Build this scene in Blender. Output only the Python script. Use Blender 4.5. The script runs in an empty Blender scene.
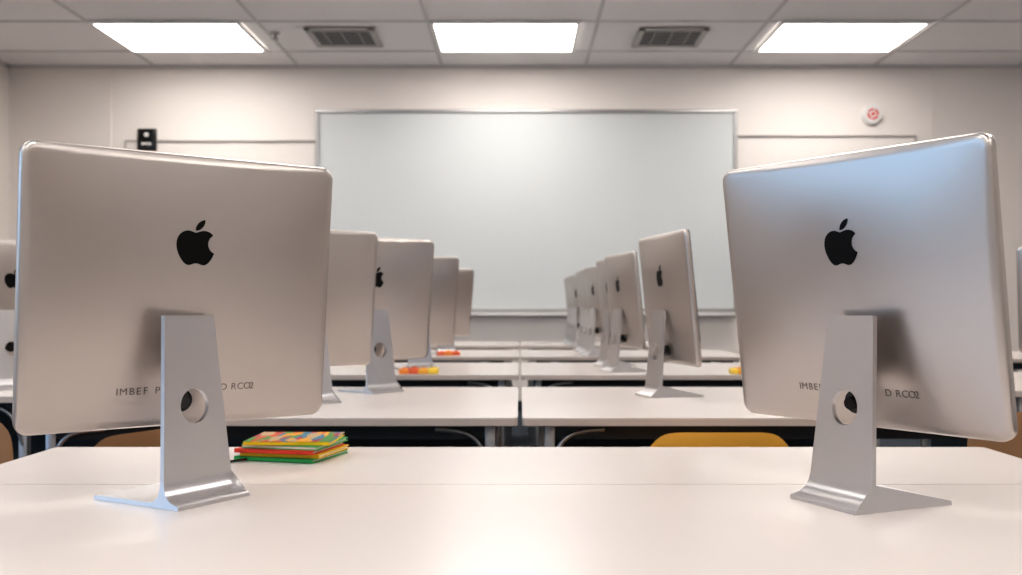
import bpy, bmesh, math, random
from mathutils import Vector, Matrix
random.seed(4)
D=bpy.data
scene=bpy.context.scene
col=scene.collection
R=math.radians
CZ=1.01; TZ=0.73; F=1000.0; U0=520.0; V0=306.0

# ---------------------------------------------------------------- materials
def mat(name,color,rough=.5,metal=0.0,noise=0.0,nscale=20,bump=0.0,bscale=200,emit=None,es=0,spec=None,coat=0):
    m=D.materials.new(name); m.use_nodes=True
    nt=m.node_tree; b=nt.nodes['Principled BSDF']
    b.inputs['Base Color'].default_value=(*color,1)
    b.inputs['Roughness'].default_value=rough
    b.inputs['Metallic'].default_value=metal
    if spec is not None: b.inputs['Specular IOR Level'].default_value=spec
    if coat: b.inputs['Coat Weight'].default_value=coat; b.inputs['Coat Roughness'].default_value=.1
    tc=nt.nodes.new('ShaderNodeTexCoord')
    if noise>0:
        n=nt.nodes.new('ShaderNodeTexNoise'); n.inputs['Scale'].default_value=nscale; n.inputs['Detail'].default_value=4
        nt.links.new(tc.outputs['Object'],n.inputs['Vector'])
        mx=nt.nodes.new('ShaderNodeMixRGB'); mx.blend_type='MIX'
        mx.inputs[1].default_value=(*[c*(1-noise) for c in color],1)
        mx.inputs[2].default_value=(*[min(1,c*(1+noise)) for c in color],1)
        nt.links.new(n.outputs['Fac'],mx.inputs[0]); nt.links.new(mx.outputs[0],b.inputs['Base Color'])
    if bump>0:
        n2=nt.nodes.new('ShaderNodeTexNoise'); n2.inputs['Scale'].default_value=bscale; n2.inputs['Detail'].default_value=3
        nt.links.new(tc.outputs['Object'],n2.inputs['Vector'])
        bp=nt.nodes.new('ShaderNodeBump'); bp.inputs['Strength'].default_value=bump; bp.inputs['Distance'].default_value=.002
        nt.links.new(n2.outputs['Fac'],bp.inputs['Height']); nt.links.new(bp.outputs[0],b.inputs['Normal'])
    if emit:
        b.inputs['Emission Color'].default_value=(*emit,1); b.inputs['Emission Strength'].default_value=es
    return m
M_wall=mat('wall_paint',(.82,.765,.725),.7,noise=.02,nscale=1.2,bump=.08,bscale=150)
M_ceil=mat('ceiling_tile',(.90,.87,.865),.85,noise=.03,nscale=60,bump=.4,bscale=220)
M_tbar=mat('ceiling_grid_metal',(.62,.60,.59),.5)
M_floor=mat('carpet',(.025,.036,.05),.95,noise=.3,nscale=90,bump=.6,bscale=300)
M_lam=mat('white_laminate',(.68,.615,.575),.25,noise=.012,nscale=8,spec=.42)
M_edge=mat('laminate_edge',(.52,.44,.39),.45)
M_steel=mat('table_steel',(.36,.36,.37),.35,.9)
M_apron=mat('dark_table_frame',(.02,.025,.032),.5,.3)
M_navy=mat('modesty_panel_navy',(.012,.022,.032),.6)
M_alu=mat('brushed_aluminium',(.52,.475,.445),.33,.97,noise=.012,nscale=30)
M_alus=mat('stand_aluminium',(.62,.60,.60),.30,.95)
M_black=mat('gloss_black',(.006,.006,.007),.18)
M_logo=mat('logo_black',(.0015,.0015,.0015),.5,spec=.15)
M_grey=mat('engraving_grey',(.13,.11,.10),.6)
M_board=mat('whiteboard_enamel',(.66,.685,.69),.42,noise=.02,nscale=1.5,spec=.35)
M_frame=mat('board_frame_alu',(.40,.39,.39),.4,.7)
M_cond=mat('conduit_paint',(.52,.48,.46),.5)
M_white=mat('white_plastic',(.8,.78,.76),.4)
M_red=mat('red_plastic',(.7,.05,.04),.4)
M_orange=mat('orange_plastic',(.80,.40,.06),.4)
M_wood=mat('beech_wood',(.36,.19,.09),.5,noise=.15,nscale=12)
M_light=mat('light_diffuser',(.9,.9,.9),.5,emit=(1,.955,.91),es=13)
M_vent=mat('vent_metal',(.50,.48,.47),.5,.2)
M_dark=mat('dark_void',(.02,.02,.02),.8)
M_glass=mat('added_window_frame_white',(.75,.75,.75),.4)

# ---------------------------------------------------------------- helpers
def link(o,parent=None):
    col.objects.link(o)
    if parent: o.parent=parent
    return o
def obj(name,me,parent=None,loc=(0,0,0),rot=(0,0,0)):
    o=D.objects.new(name,me); link(o,parent); o.location=loc; o.rotation_euler=rot; return o
def empty(name,loc=(0,0,0),rz=0):
    o=D.objects.new(name,None); o.empty_display_size=.1; link(o); o.location=loc; o.rotation_euler=(0,0,rz); return o
def finish(bm,name,mats,smooth=None):
    bmesh.ops.recalc_face_normals(bm,faces=bm.faces)
    me=D.meshes.new(name); bm.to_mesh(me); bm.free()
    for m in (mats if isinstance(mats,list) else [mats]): me.materials.append(m)
    if smooth is not None:
        for p in me.polygons: p.use_smooth=True
        me.set_sharp_from_angle(angle=R(smooth))
    return me
def addbox(bm,x0,x1,y0,y1,z0,z1,mi=0,bev=0):
    r=bmesh.ops.create_cube(bm,size=1)
    vs=r['verts']
    for v in vs:
        v.co=Vector(((x0+x1)/2+v.co.x*(x1-x0),(y0+y1)/2+v.co.y*(y1-y0),(z0+z1)/2+v.co.z*(z1-z0)))
    fs=set(f for v in vs for f in v.link_faces)
    for f in fs: f.material_index=mi
    if bev>0:
        es=list(set(e for v in vs for e in v.link_edges))
        bmesh.ops.bevel(bm,geom=es,offset=bev,segments=2,affect='EDGES',profile=.5)
def boxmesh(name,m,*b,bev=0):
    bm=bmesh.new(); addbox(bm,*b,bev=bev); return finish(bm,name,m,40 if bev else None)
def boxobj(name,m,*b,bev=0,parent=None):
    return obj(name,boxmesh(name,m,*b,bev=bev),parent)
def rr(w,h,r,n=8,sub=0):
    pts=[]
    for cx,cy,a0 in ((w/2-r,h/2-r,0),(-w/2+r,h/2-r,90),(-w/2+r,-h/2+r,180),(w/2-r,-h/2+r,270)):
        for i in range(n+1):
            a=R(a0+90*i/n); pts.append((cx+r*math.cos(a),cy+r*math.sin(a)))
    if sub:
        out=[]; N=len(pts)
        for i in range(N):
            out.append(pts[i])
            if i%(n+1)==n:
                q=pts[(i+1)%N]
                for k in range(1,sub): t=k/sub; out.append((pts[i][0]*(1-t)+q[0]*t,pts[i][1]*(1-t)+q[1]*t))
        pts=out
    return pts
def tube(name,pts,r,m,parent=None,res=6,smooth=True):
    c=D.curves.new(name,'CURVE'); c.dimensions='3D'; c.bevel_depth=r; c.bevel_resolution=4; c.use_fill_caps=True
    s=c.splines.new('NURBS' if smooth else 'POLY'); s.points.add(len(pts)-1)
    for p,q in zip(s.points,pts): p.co=(*q,1)
    if smooth: s.order_u=3; s.use_endpoint_u=True; s.resolution_u=res
    c.materials.append(m)
    return obj(name,c,parent)
def cyl(bm,r,h,loc,axis='Z',seg=32,mi=0,r2=None):
    mt=Matrix.Translation(loc)
    if axis=='Y': mt=mt@Matrix.Rotation(R(90),4,'X')
    if axis=='X': mt=mt@Matrix.Rotation(R(90),4,'Y')
    g=bmesh.ops.create_cone(bm,cap_ends=True,segments=seg,radius1=r,radius2=r if r2 is None else r2,depth=h,matrix=mt)
    for v in g['verts']:
        for f in v.link_faces: f.material_index=mi

# ---------------------------------------------------------------- room
XL,XR,YB,YW,ZC=-4.9,5.1,-3.2,9.6,3.32
boxobj('floor',M_floor,XL-.1,XR+.1,YB-.1,YW+.1,-.1,0)
boxobj('wall_far',M_wall,XL-.1,XR+.1,YW,YW+.12,0,ZC)
boxobj('wall_near',M_wall,XL-.1,XR+.1,YB-.12,YB,0,ZC)
boxobj('wall_right',M_wall,XR,XR+.12,YB,YW,0,ZC)
bm=bmesh.new()
wy0,wy1,wz0,wz1=-2.4,2.6,.95,2.7  # opening for the added window, lets cool sky light in
addbox(bm,XL-.12,XL,YB,wy0,0,ZC); addbox(bm,XL-.12,XL,wy1,YW,0,ZC)
addbox(bm,XL-.12,XL,wy0,wy1,0,wz0); addbox(bm,XL-.12,XL,wy0,wy1,wz1,ZC)
obj('wall_left',finish(bm,'wall_left',M_wall))
bm=bmesh.new()
for y in (wy0,wy0+1.25,wy0+2.5,wy0+3.75,wy1):
    addbox(bm,XL-.09,XL-.03,max(wy0,y-.03),min(wy1,y+.03),wz0,wz1)
addbox(bm,XL-.09,XL-.03,wy0,wy1,wz0,wz0+.05); addbox(bm,XL-.09,XL-.03,wy0,wy1,wz1-.05,wz1)
obj('added_window_1',finish(bm,'added_window_1',M_glass))  # unseen window, added so cool sky light tints the right computer
boxobj('ceiling',M_ceil,XL-.1,XR+.1,YB-.1,YW+.1,ZC,ZC+.1)
for n,b in (('baseboard_far',(XL,XR,YW-.015,YW,0,.1)),('baseboard_left',(XL,XL+.015,YB,YW-.02,0,.1)),('baseboard_right',(XR-.015,XR,YB,YW-.02,0,.1))):
    boxobj(n,M_navy,*b)
dr=empty('added_door_1',(3.4,YB,0))  # unseen door, added as a dark reflection to grade the aluminium shells
bm=bmesh.new(); addbox(bm,-.46,.46,.001,.045,.005,2.08,bev=.004); obj('leaf',finish(bm,'leaf',M_wood,40),dr)
bm=bmesh.new(); addbox(bm,-.54,-.465,.001,.06,0,2.16); addbox(bm,.465,.54,.001,.06,0,2.16); addbox(bm,-.465,.465,.001,.06,2.085,2.16); obj('frame',finish(bm,'frame',M_apron),dr)
bm=bmesh.new(); cyl(bm,.012,.06,(-.38,.07,1.0),'Y',16); addbox(bm,-.39,-.26,.09,.105,.99,1.01,bev=.003); obj('handle',finish(bm,'handle',M_steel,40),dr)
# ceiling grid
GX=[-.75+1.38*i for i in range(-3,5)]
GY=[9.05-.95*i for i in range(0,13)]
bm=bmesh.new()
for x in GX: addbox(bm,x-.014,x+.014,YB,YW,ZC-.008,ZC)
for y in GY: addbox(bm,XL,XR,y-.014,y+.014,ZC-.0085,ZC-.0005)
addbox(bm,XL,XR,YW-.025,YW,ZC-.03,ZC)
addbox(bm,XL,XL+.025,YB,YW,ZC-.03,ZC)
obj('ceiling_grid',finish(bm,'ceiling_grid',M_tbar))
def lightmesh(sx,sy):
    bm=bmesh.new()
    addbox(bm,-sx/2+.03,sx/2-.03,-sy/2+.03,sy/2-.03,-.012,0,1)
    for b in ((-sx/2,sx/2,-sy/2,-sy/2+.03),(-sx/2,sx/2,sy/2-.03,sy/2),(-sx/2,-sx/2+.03,-sy/2+.03,sy/2-.03),(sx/2-.03,sx/2,-sy/2+.03,sy/2-.03)):
        addbox(bm,*b,-.02,0,0)
    return finish(bm,'ceiling_light',[M_white,M_light])
LM=lightmesh(1.22,.93)
for yy in (8.535,5.715,2.865,.015,-1.885):
    for xx in (-2.88,-.12,2.72):
        obj('ceiling_light',LM,loc=(xx,yy,ZC-.009))
# vents
bm=bmesh.new(); s=.58
addbox(bm,-s/2+.03,s/2-.03,-s/2+.03,s/2-.03,-.006,0,1)
for b in ((-s/2,s/2,-s/2,-s/2+.05),(-s/2,s/2,s/2-.05,s/2),(-s/2,-s/2+.05,-s/2,s/2),(s/2-.05,s/2,-s/2,s/2)): addbox(bm,*b,-.014,0)
for i in range(5):
    y=-s/2+.10+i*.095; addbox(bm,-s/2+.05,s/2-.05,y-.016,y+.016,-.016,-.008,2)
for i in range(1,4):
    x=-s/2+i*s/4; addbox(bm,x-.006,x+.006,-s/2+.05,s/2-.05,-.0165,-.008,2)
obj_v=finish(bm,'air_vent',[M_vent,M_dark,mat('vent_louver',(.32,.31,.31),.5,.2)])
obj('air_vent',obj_v,loc=(-1.50,8.56,ZC-.009)); obj('air_vent',obj_v,loc=(1.28,8.56,ZC-.009))
bm=bmesh.new(); cyl(bm,.04,.01,(0,0,-.005)); cyl(bm,.012,.05,(0,0,-.03)); cyl(bm,.028,.006,(0,0,-.056))
obj('fire_sprinkler',finish(bm,'fire_sprinkler',M_steel,40),loc=(-2.07,8.45,ZC-.001))

# ---------------------------------------------------------------- wall items
def wx(u): return (u-U0)*YW/F
def wz(v): return CZ+(V0-v)*YW/F
wb=empty('whiteboard',(0,YW,0))
x0,x1,z0,z1=wx(316),wx(737),wz(312),wz(110)
bm=bmesh.new(); addbox(bm,x0+.02,x1-.02,-.02,-.001,z0+.02,z1-.02); obj('panel',finish(bm,'panel',M_board),wb)
bm=bmesh.new(); t=.035
addbox(bm,x0,x1,-.035,-.001,z1-t,z1,bev=.004); addbox(bm,x0,x1,-.035,-.001,z0,z0+t,bev=.004)
addbox(bm,x0,x0+t,-.034,-.001,z0+t,z1-t); addbox(bm,x1-t,x1,-.034,-.001,z0+t,z1-t)
obj('frame',finish(bm,'frame',M_frame,40),wb)
bm=bmesh.new(); addbox(bm,x0+.1,x1-.02,-.12,-.03,z0-.035,z0-.015,bev=.004); addbox(bm,x0+.1,x1-.02,-.12,-.112,z0-.015,z0,)
obj('tray',finish(bm,'tray',M_white,40),wb)
tube('wall_conduit',[(wx(316),YW-.012,wz(141)),(wx(126),YW-.012,wz(141)),(wx(126),YW-.012,wz(152))],.012,M_cond,smooth=False)
tube('wall_conduit',[(wx(738),YW-.012,wz(136)),(wx(915),YW-.012,wz(136)),(wx(915),YW-.012,wz(142))],.012,M_cond,smooth=False)
boxobj('trim_1',M_wall,wx(110)-.015,wx(110)+.015,YW-.012,YW,.1,ZC-.03)
boxobj('trim_2',M_wall,wx(932)-.015,wx(932)+.015,YW-.012,YW,.1,ZC-.03)
cp=empty('wall_control_panel',(wx(148),YW,wz(140)))
boxobj('housing',M_black,-.09,.09,-.04,0,-.105,.105,bev=.01,parent=cp)
bm=bmesh.new(); cyl(bm,.022,.006,(0,-.043,.045),'Y',24); addbox(bm,-.045,-.02,-.044,-.04,-.05,-.03);addbox(bm,-.012,.012,-.044,-.04,-.05,-.03);addbox(bm,.02,.045,-.044,-.04,-.05,-.03)
obj('buttons',finish(bm,'buttons',M_white),cp)
fa=empty('fire_alarm',(wx(871),YW,wz(115)))
bm=bmesh.new(); cyl(bm,.10,.03,(0,-.015,0),'Y',40); cyl(bm,.085,.025,(0,-.042,0),'Y',40,r2=.085)
obj('base',finish(bm,'base',M_white,40),fa)
bm=bmesh.new()
for i in range(20):
    a=R(18*i); bx=.045*math.cos(a); bz=.045*math.sin(a)
    if i%5!=4: cyl(bm,.009,.008,(bx,-.058,bz),'Y',10)
cyl(bm,.016,.012,(0,-.06,0),'Y',20)
obj('lens',finish(bm,'lens',M_red,40),fa)

# ---------------------------------------------------------------- tables
def table(x0,x1,y0,y1,panel=True,braces=True,name='classroom_table'):
    cx,cy=(x0+x1)/2,(y0+y1)/2; w,d=x1-x0,y1-y0
    e=empty(name,(cx,cy,0))
    bm=bmesh.new()
    for (za,zb,mi) in ((TZ-.003,TZ,0),(TZ-.020,TZ-.003,1)):
        pts=rr(w,d,.012,5)
        lo=[bm.verts.new((p[0],p[1],za)) for p in pts]; hi=[bm.verts.new((p[0],p[1],zb)) for p in pts]
        n=len(pts)
        f=bm.faces.new(hi); f.material_index=mi
        f=bm.faces.new(lo[::-1]); f.material_index=mi
        for i in range(n):
            f=bm.faces.new((lo[i],lo[(i+1)%n],hi[(i+1)%n],hi[i])); f.material_index=mi
    obj('top',finish(bm,'top',[M_lam,M_edge]),e)
    bm=bmesh.new()
    ix,iy=w/2-.07,d/2-.07
    if d<.6: iy=d/2-.05
    zt=TZ-.0205
    addbox(bm,-ix,ix,-iy-.012,-iy+.012,TZ-.06,zt,1); addbox(bm,-ix,ix,iy-.012,iy+.012,TZ-.06,zt,1)
    addbox(bm,-ix-.012,-ix+.012,-iy,iy,TZ-.059,zt,1); addbox(bm,ix-.012,ix+.012,-iy,iy,TZ-.059,zt,1)
    for sx in (-1,1):
        for sy in (-1,1):
            addbox(bm,sx*ix-.014,sx*ix+.014,sy*iy-.014,sy*iy+.014,.01,zt,bev=.004)
            cyl(bm,.022,.012,(sx*ix,sy*iy,.006),seg=16)
    obj('frame',finish(bm,'frame',[M_steel,M_apron],40),e)
    if braces:
        for sx in (-1,1):
            tube('brace',[(sx*(ix-.14),-iy-.02,TZ-.035),(sx*(ix-.09),-iy-.02,TZ-.037),(sx*(ix-.045),-iy-.02,TZ-.05),(sx*(ix-.015),-iy-.02,TZ-.09),(sx*ix,-iy-.012,TZ-.16)],.006,M_steel,e)
    if panel:
        boxobj('modesty_panel',M_navy,-ix+.02,ix-.02,iy-.03,iy-.014,.25,TZ-.03,parent=e)
    return e
table(-.92,.92,.55,1.568,panel=False,braces=False)
table(-.92,.92,1.572,1.986,panel=False,braces=False)
for (a,b) in ((2.5,3.46),(4.06,4.95),(5.5,6.4),(7.0,7.9)):
    table(-1.27,-.006,a,b); table(.006,1.27,a,b)
table(-3.1,-1.5,3.1,4.05); table(1.62,3.1,3.3,4.25)
table(-3.1,-1.62,5.3,6.2); table(1.62,3.1,5.3,6.2)

# ---------------------------------------------------------------- computer meshes
BW,BH=.464,.404
def body_mesh():
    bm=bmesh.new()
    rings=[]; CR=.020
    edge=[(.001,.0),(0,-.001),(0,-.0080),(.0005,-.0102),(.0018,-.0122),(.004,-.0136),(.007,-.0145)]
    inner=[.010,.015,.022,.034,.05,.068,.088,.11,.13,.15,.17,.185,.195]
    def field(x,z):
        X,Z=abs(2*x/BW),abs(2*z/BH)
        return -.0147-.0145*(1-min(1,X)**2.4)*(1-min(1,Z)**2.4)
    for ins,y in edge:
        rings.append([bm.verts.new((p[0],y,p[1])) for p in rr(BW-2*ins,BH-2*ins,CR-ins*.6,8,14)])
    for ins in inner:
        h=BH-2*ins; r=min(max(.006,CR-ins*.6),h/2*.9)
        rings.append([bm.verts.new((p[0],field(*p),p[1])) for p in rr(BW-2*ins,h,r,8,14)])
    n=len(rings[0])
    for a,b in zip(rings,rings[1:]):
        for i in range(n): bm.faces.new((a[i],a[(i+1)%n],b[(i+1)%n],b[i]))
    bm.faces.new(rings[0])
    f=bm.faces.new(rings[-1]); bmesh.ops.triangulate(bm,faces=[f])
    return finish(bm,'housing',M_alu,35)
def bulge(x,z):
    X,Z=abs(2*x/BW),abs(2*z/BH)
    return -.0147-.0145*(1-X**2.4)*(1-Z**2.4)
def screen_mesh():
    bm=bmesh.new()
    for (w,h,zc,y,mi) in ((BW-.006,BH-.07,.033,.0025,0),(BW-.04,BH-.105,.033,.0032,1)):
        pts=rr(w,h,.012,5)
        a=[bm.verts.new((p[0],0,p[1]+zc)) for p in pts]; b=[bm.verts.new((p[0],y,p[1]+zc)) for p in pts]; n=len(a)
        f=bm.faces.new(b); f.material_index=mi
        for i in range(n):
            bm.faces.new((a[i],a[(i+1)%n],b[(i+1)%n],b[i])).material_index=0
    return finish(bm,'screen_glass',[M_black,M_dark])
def bez(p0,p1,p2,p3,n=8):
    o=[]
    for i in range(1,n+1):
        t=i/n; s=1-t
        o.append(tuple(s**3*a+3*s*s*t*b+3*s*t*t*c+t**3*d for a,b,c,d in zip(p0,p1,p2,p3)))
    return o
def path(start,segs):
    pts=[start]; cur=start
    for g in segs:
        p=[(cur[0]+g[i],cur[1]+g[i+1]) for i in (0,2,4)]
        pts+=bez(cur,*p); cur=p[2]
    return pts
LX,LZ=.003,.074
def logo_mesh():
    q=lambda cx,cy,x,y:(cx*2/3,cy*2/3,x+(cx-x)*2/3,y+(cy-y)*2/3,x,y)
    A=path((318.7,268.7),[(-.2,-36.7,16.4,-64.4,50,-84.8),(-18.8,-26.9,-47.2,-41.7,-84.7,-44.6),(-35.5,-2.8,-74.3,20.7,-88.5,20.7),
      (-15,0,-49.4,-19.7,-76.4,-19.7),(-55.8,.9,-115.1,44.5,-115.1,133.2),q(0,39.3,14.4,81.2),(12.8,36.7,59,126.7,107.2,125.2),
      (25.2,-.6,43,-17.9,75.8,-17.9),(31.8,0,48.3,17.9,76.4,17.9),(48.6,-.7,90.4,-82.5,102.6,-119.3),(-65.2,-30.7,-61.7,-90,-61.7,-91.9)])
    B=path((262.1,104.5),[(27.3,-32.4,24.8,-61.9,24,-72.5),(-24.1,1.4,-52,16.4,-67.9,34.9),(-17.5,19.8,-27.8,44.3,-25.6,71.9),(26.1,2,49.9,-11.4,69.5,-34.3)])
    bm=bmesh.new(); sc=.067/448
    for P in (A,B):
        P=[p for i,p in enumerate(P) if i==0 or (Vector(p)-Vector(P[i-1])).length>1e-3]
        if (Vector(P[0])-Vector(P[-1])).length<1.0: P=P[:-1]
        XZ=[((p[0]-190)*sc,(256-p[1])*sc) for p in P]
        f1=[bm.verts.new((x,bulge(x+LX,z+LZ)+.001,z)) for x,z in XZ]
        f2=[bm.verts.new((x,bulge(x+LX,z+LZ)-.0009,z)) for x,z in XZ]
        n=len(P)
        bm.faces.new(f1); bm.faces.new(f2[::-1])
        for i in range(n): bm.faces.new((f1[i],f1[(i+1)%n],f2[(i+1)%n],f2[i]))
    bmesh.ops.triangulate(bm,faces=[f for f in bm.faces if len(f.verts)>4])
    return finish(bm,'logo',M_logo)
def stand_mesh():
    bm=bmesh.new()
    T=(-.036,.266); B=(-.054,.036)
    wt,wl,wf=.045,.062,.067; th=.0036; NS=40
    d=Vector((B[0]-T[0],B[1]-T[1])); dn=d.normalized(); nr=Vector((dn.y,-dn.x))
    if nr.x>0: nr=-nr
    s=(T[1]-.136)/(T[1]-B[1])
    def face(sgn):
        off=nr*th*sgn
        tl,tr=[bm.verts.new((x,T[0]+off.x,T[1]+off.y)) for x in (-wt,wt)]
        bl,br=[bm.verts.new((x,B[0]+off.x,B[1]+off.y)) for x in (-wl,wl)]
        c=[]
        for i in range(NS):
            a=2*math.pi*i/NS
            c.append(bm.verts.new((.0255*math.cos(a),T[0]+d.x*s+off.x+dn.x*.0250*math.sin(a),T[1]+d.y*s+off.y+dn.y*.0250*math.sin(a))))
        es=[bm.edges.new(p) for p in ((tl,tr),(tr,br),(br,bl),(bl,tl))]+[bm.edges.new((c[i],c[(i+1)%NS])) for i in range(NS)]
        bmesh.ops.triangle_fill(bm,use_beauty=True,use_dissolve=False,edges=es)
        return tl,tr,bl,br,c
    bk=face(1); fr=face(-1)
    for i in range(NS): bm.faces.new((bk[4][i],bk[4][(i+1)%NS],fr[4][(i+1)%NS],fr[4][i]))
    bm.faces.new((bk[0],bk[1],fr[1],fr[0]))
    bm.faces.new((bk[0],bk[2],fr[2],fr[0])); bm.faces.new((bk[1],bk[3],fr[3],fr[1]))
    def wd(z):
        t=max(0,min(1,z/.036)); return wf+(wl-wf)*t
    def curve(p0,p1,p2,N):
        return [((1-t)**2*p0[0]+2*t*(1-t)*p1[0]+t*t*p2[0],(1-t)**2*p0[1]+2*t*(1-t)*p1[1]+t*t*p2[1]) for t in [i/N for i in range(1,N+1)]]
    b0=(bk[2].co.y,bk[2].co.z); f0=(fr[2].co.y,fr[2].co.z)
    backc=curve(b0,(-.0605,.009),(-.087,.0065),10)+[(-.0905,.005),(-.091,.0)]
    frontc=curve(f0,(-.053,.009),(-.034,.0065),10)+[(.03,.0065),(.082,.006),(.084,.0045),(.084,0)]
    def strip(pts,v0,v1):
        L,Rr=[v0],[v1]
        for (y,z) in pts:
            w=wd(z); a=bm.verts.new((-w,y,z)); b=bm.verts.new((w,y,z))
            bm.faces.new((L[-1],Rr[-1],b,a)); L.append(a); Rr.append(b)
        return L,Rr
    bL,bR=strip(backc,bk[2],bk[3]); fL,fR=strip(frontc,fr[2],fr[3])
    bm.faces.new((bL[-1],bR[-1],fR[-1],fL[-1]))
    n1=bm.faces.new(bL+fL[::-1]); n2=bm.faces.new(bR+fR[::-1])
    bmesh.ops.triangulate(bm,faces=[n1,n2])
    return finish(bm,'stand',M_alus,30)
def hinge_mesh():
    bm=bmesh.new(); addbox(bm,-.030,.030,-.036,.02,-.020,.0,bev=.003)
    return finish(bm,'hinge',M_alus,40)
def plug_mesh():
    bm=bmesh.new(); cyl(bm,.017,.016,(0,-.008,0),'Y',24); cyl(bm,.009,.018,(0,-.020,0),'Y',16)
    return finish(bm,'power_plug',M_black,40)
ME_body,ME_scr,ME_logo,ME_st,ME_h,ME_p=body_mesh(),screen_mesh(),logo_mesh(),stand_mesh(),hinge_mesh(),plug_mesh()
def computer(x,y,yaw,syaw=None,tilt=6,txt=False,base=TZ,shift=None,plug=-.004):
    e=empty('desktop_computer',(x,y,base),R(yaw))
    tl=R(tilt); zc=.303
    rx=(tl,0,0)
    def P(px,py,pz):
        v=Matrix.Rotation(tl,4,'X')@Vector((px,py,pz)); return (v.x,v.y,v.z+zc)
    obj('housing',ME_body,e,P(0,0,0),rx)
    obj('screen_glass',ME_scr,e,P(0,0,0),rx)
    obj('logo',ME_logo,e,P(LX,0,LZ),rx)
    if syaw is None: syaw=yaw
    sh=Matrix.Rotation(R(-yaw),3,'Z')@Vector((shift[0],shift[1],0)) if shift else Vector((0,0,0))
    obj('stand',ME_st,e,(sh.x,sh.y,.0003),(0,0,R(syaw-yaw)))
    obj('hinge',ME_h,e,(sh.x*.5,sh.y*.35,.260),(0,0,R(syaw-yaw)*.4))
    obj('power_plug',ME_p,e,P(plug,-.0185,-.160),rx)
    if txt:
        # engraved label: one letter at a time so it follows the curved shell
        for s,px in (('IMBEF P',-.102),('D RCO2',.052)):
            xx=px
            for ch in s:
                if ch!=' ':
                    c=D.curves.new('engraving','FONT'); c.body=ch; c.size=.0150; c.extrude=.0003; c.materials.append(M_grey)
                    slope=math.atan((bulge(xx+.009,-.145)-bulge(xx,-.145))/.009)
                    sz=math.atan((bulge(xx,-.140)-bulge(xx,-.150))/.010)
                    zz=-.150
                    y0=bulge(xx,zz)-.0002
                    obj('engraving',c,e,P(xx,y0,zz),(R(90)+tl-sz,0,slope))
                xx+={'I':.0048,'M':.0135,' ':.007}.get(ch,.0100)
    return e
computer(-.503,1.500,38.5,60,tilt=6,txt=True,shift=(-.008,-.036),plug=-.012)
computer(.494,1.474,-55.5,-66,tilt=8,txt=True,shift=(.010,-.040),plug=.008)
# left row
computer(-.630,2.90,38,50)
computer(-.492,3.28,38,50)
computer(-.475,4.45,40)
computer(-.47,5.9,42)
computer(-1.74,3.42,34)
computer(2.07,3.65,-40)
# right row
for i,y in enumerate((3.12,4.28,4.72,5.62,5.96,6.28,7.12,7.42,7.74)): computer(.468 if i<1 else .455-.004*i,y,-80,-76)

# ---------------------------------------------------------------- chairs
def chair(x,y,rz,m,top=.745):
    e=empty('school_chair',(x,y,0),R(rz))
    bm=bmesh.new()
    bmesh.ops.create_grid(bm,x_segments=24,y_segments=16,size=.5)
    for v in bm.verts:
        a,b=v.co.x*2,v.co.y*2
        k=.13
        xx=a*(1-k*b**6*abs(a)); zz=b*(1-k*abs(a)**7*abs(b))
        v.co=Vector((xx*.155,-.012*(1-xx*xx)-.01*zz,top-.13+zz*.13))
    bmesh.ops.solidify(bm,geom=bm.faces[:],thickness=.010)
    obj('backrest',finish(bm,'backrest',m,50),e)
    bm=bmesh.new(); bmesh.ops.create_grid(bm,x_segments=14,y_segments=14,size=.5)
    for v in bm.verts:
        a,b=v.co.x*2,v.co.y*2; k=.15
        xx=a*(1-k*b*b*abs(a)**3); yy=b*(1-k*a*a*abs(b)**3)
        v.co=Vector((xx*.19,.20+yy*.17,.44+.012*xx*xx-.02*max(0,yy)**3))
    bmesh.ops.solidify(bm,geom=bm.faces[:],thickness=.012)
    obj('seat',finish(bm,'seat',m,50),e)
    for s in (-1,1):
        tube('leg_back',[(s*.12,-.005,top-.18),(s*.13,.005,.5),(s*.15,.03,.40),(s*.18,-.05,.02),(s*.18,-.052,.0)],.010,M_steel,e)
        tube('leg_front',[(s*.15,.03,.42),(s*.15,.28,.415),(s*.17,.34,.38),(s*.18,.36,.0)],.010,M_steel,e)
    return e
chair(.425,2.14,0,M_orange,.742)
chair(-.84,2.22,64,M_wood,.735)
chair(1.14,2.18,-12,M_wood,.78)
chair(-1.20,2.14,-20,M_wood,.78)

# ---------------------------------------------------------------- books
bc=[(.03,.35,.08),(.90,.55,.02),(.80,.06,.03),(.06,.42,.12),(.95,.62,.02)]
bs=empty('book_stack',((293-U0)*1.86/F,1.865,TZ),R(-8))
def stripes():
    m=mat('book_cover_art',(.8,.3,.1),.45,spec=.3); nt=m.node_tree; b=nt.nodes['Principled BSDF']
    tc=nt.nodes.new('ShaderNodeTexCoord'); vo=nt.nodes.new('ShaderNodeTexVoronoi'); vo.inputs['Scale'].default_value=1
    mp=nt.nodes.new('ShaderNodeMapping'); mp.inputs['Scale'].default_value=(80,22,0); mp.inputs['Rotation'].default_value=(0,0,.3)
    nt.links.new(tc.outputs['Object'],mp.inputs['Vector']); nt.links.new(mp.outputs[0],vo.inputs['Vector'])
    sp=nt.nodes.new('ShaderNodeSeparateColor'); nt.links.new(vo.outputs['Color'],sp.inputs[0])
    cr=nt.nodes.new('ShaderNodeValToRGB'); cr.color_ramp.interpolation='CONSTANT'
    cols=[(.40,.02,.05),(.75,.33,.01),(.03,.18,.28),(.6,.08,.02),(.08,.26,.05),(.5,.36,.2)]
    el=cr.color_ramp.elements
    el[0].color=(*cols[0],1); el[1].position=.17; el[1].color=(*cols[1],1)
    for i in range(2,6): k=el.new(i/6); k.color=(*cols[i],1)
    nt.links.new(sp.outputs[0],cr.inputs[0]); nt.links.new(cr.outputs[0],b.inputs['Base Color'])
    return m
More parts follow.
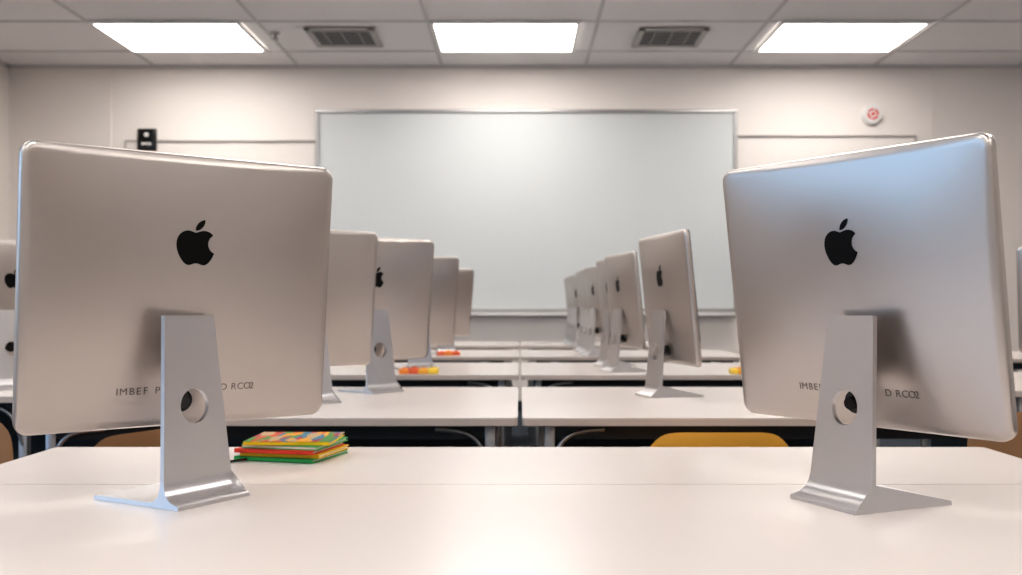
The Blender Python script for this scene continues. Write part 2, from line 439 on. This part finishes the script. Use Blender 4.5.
M_art=stripes(); M_page=mat('book_pages',(.8,.75,.62),.8)
z=.0005
for i in range(5):
    t=.0070; m=mat('book_cover_%d'%i,bc[i],.45,spec=.3)
    w,dp=.160-random.random()*.012,.145-random.random()*.01
    bm=bmesh.new()
    addbox(bm,-w/2,w/2,-dp/2,dp/2,z,z+.0016,0); addbox(bm,-w/2,w/2,-dp/2,dp/2,z+t-.0016,z+t,1 if i==4 else 0)
    if i!=3: addbox(bm,-w/2,w/2,-dp/2,-dp/2+.0015,z+.0001,z+t-.0001,0)
    addbox(bm,-w/2+.001,w/2-.003,-dp/2+.001,dp/2-.002,z+.001,z+t-.001,2)
    obj('book',finish(bm,'book',[m,M_art,M_page]),bs,loc=(random.uniform(-.006,.006),random.uniform(-.004,.004),0),rot=(0,0,R(random.uniform(-9,9)))); z+=t+.0002
tube('power_cable',[(-.60,1.70,TZ+.003),(-.56,1.74,TZ+.003),(-.53,1.77,TZ+.003),(-.50,1.80,TZ+.003),(-.47,1.84,TZ+.003)],.0025,M_black)
def blocks(x,y,n,w,name='toy_block_set'):
    e=empty(name,(x,y,TZ))
    for i in range(n):
        m=mat('block_%d'%i,random.choice([(.8,.25,.04),(.8,.55,.06),(.7,.13,.05),(.8,.38,.05)]),.45)
        bw=w/n; bm=bmesh.new(); addbox(bm,-w/2+i*bw+.0005,-w/2+(i+1)*bw-.0005,-.04,.04,.0005,.02+.003*(i%2),bev=.003)
        cyl(bm,bw*.25,.006,(-w/2+(i+.5)*bw,0,.022+.003*(i%2)),seg=16)
        obj('block',finish(bm,'block',m,40),e)
blocks((419-U0)*4.15/F,4.15,4,.16)
blocks((384-U0)*5.1/F,4.85,3,.16)
blocks((450-U0)*5.8/F,5.7,3,.13)
blocks((446-U0)*7.3/F,7.15,3,.12)
blocks((729-U0)*4.3/F,4.15,2,.05)

# ---------------------------------------------------------------- world, camera
w=D.worlds.new('sky'); scene.world=w; w.use_nodes=True
bg=w.node_tree.nodes['Background']; bg.inputs[0].default_value=(.38,.63,.95,1); bg.inputs[1].default_value=3.8
cam=D.cameras.new('camera'); co=D.objects.new('camera',cam); link(co)
co.location=(0,0,CZ); co.rotation_euler=(R(90),0,0)
cam.sensor_width=36; cam.lens=36*F/1022
cam.shift_x=-(U0-511)/1022; cam.shift_y=(V0-287.5)/1022
cam.dof.use_dof=True; cam.dof.focus_distance=1.45; cam.dof.aperture_fstop=6.3
cam.clip_start=.02
scene.camera=co
scene.view_settings.view_transform='Standard'
for lk in ('Medium High Contrast','Standard - Medium High Contrast'):
    try: scene.view_settings.look=lk; break
    except Exception: pass
scene.view_settings.exposure=-.52
print('LOOK',scene.view_settings.look)
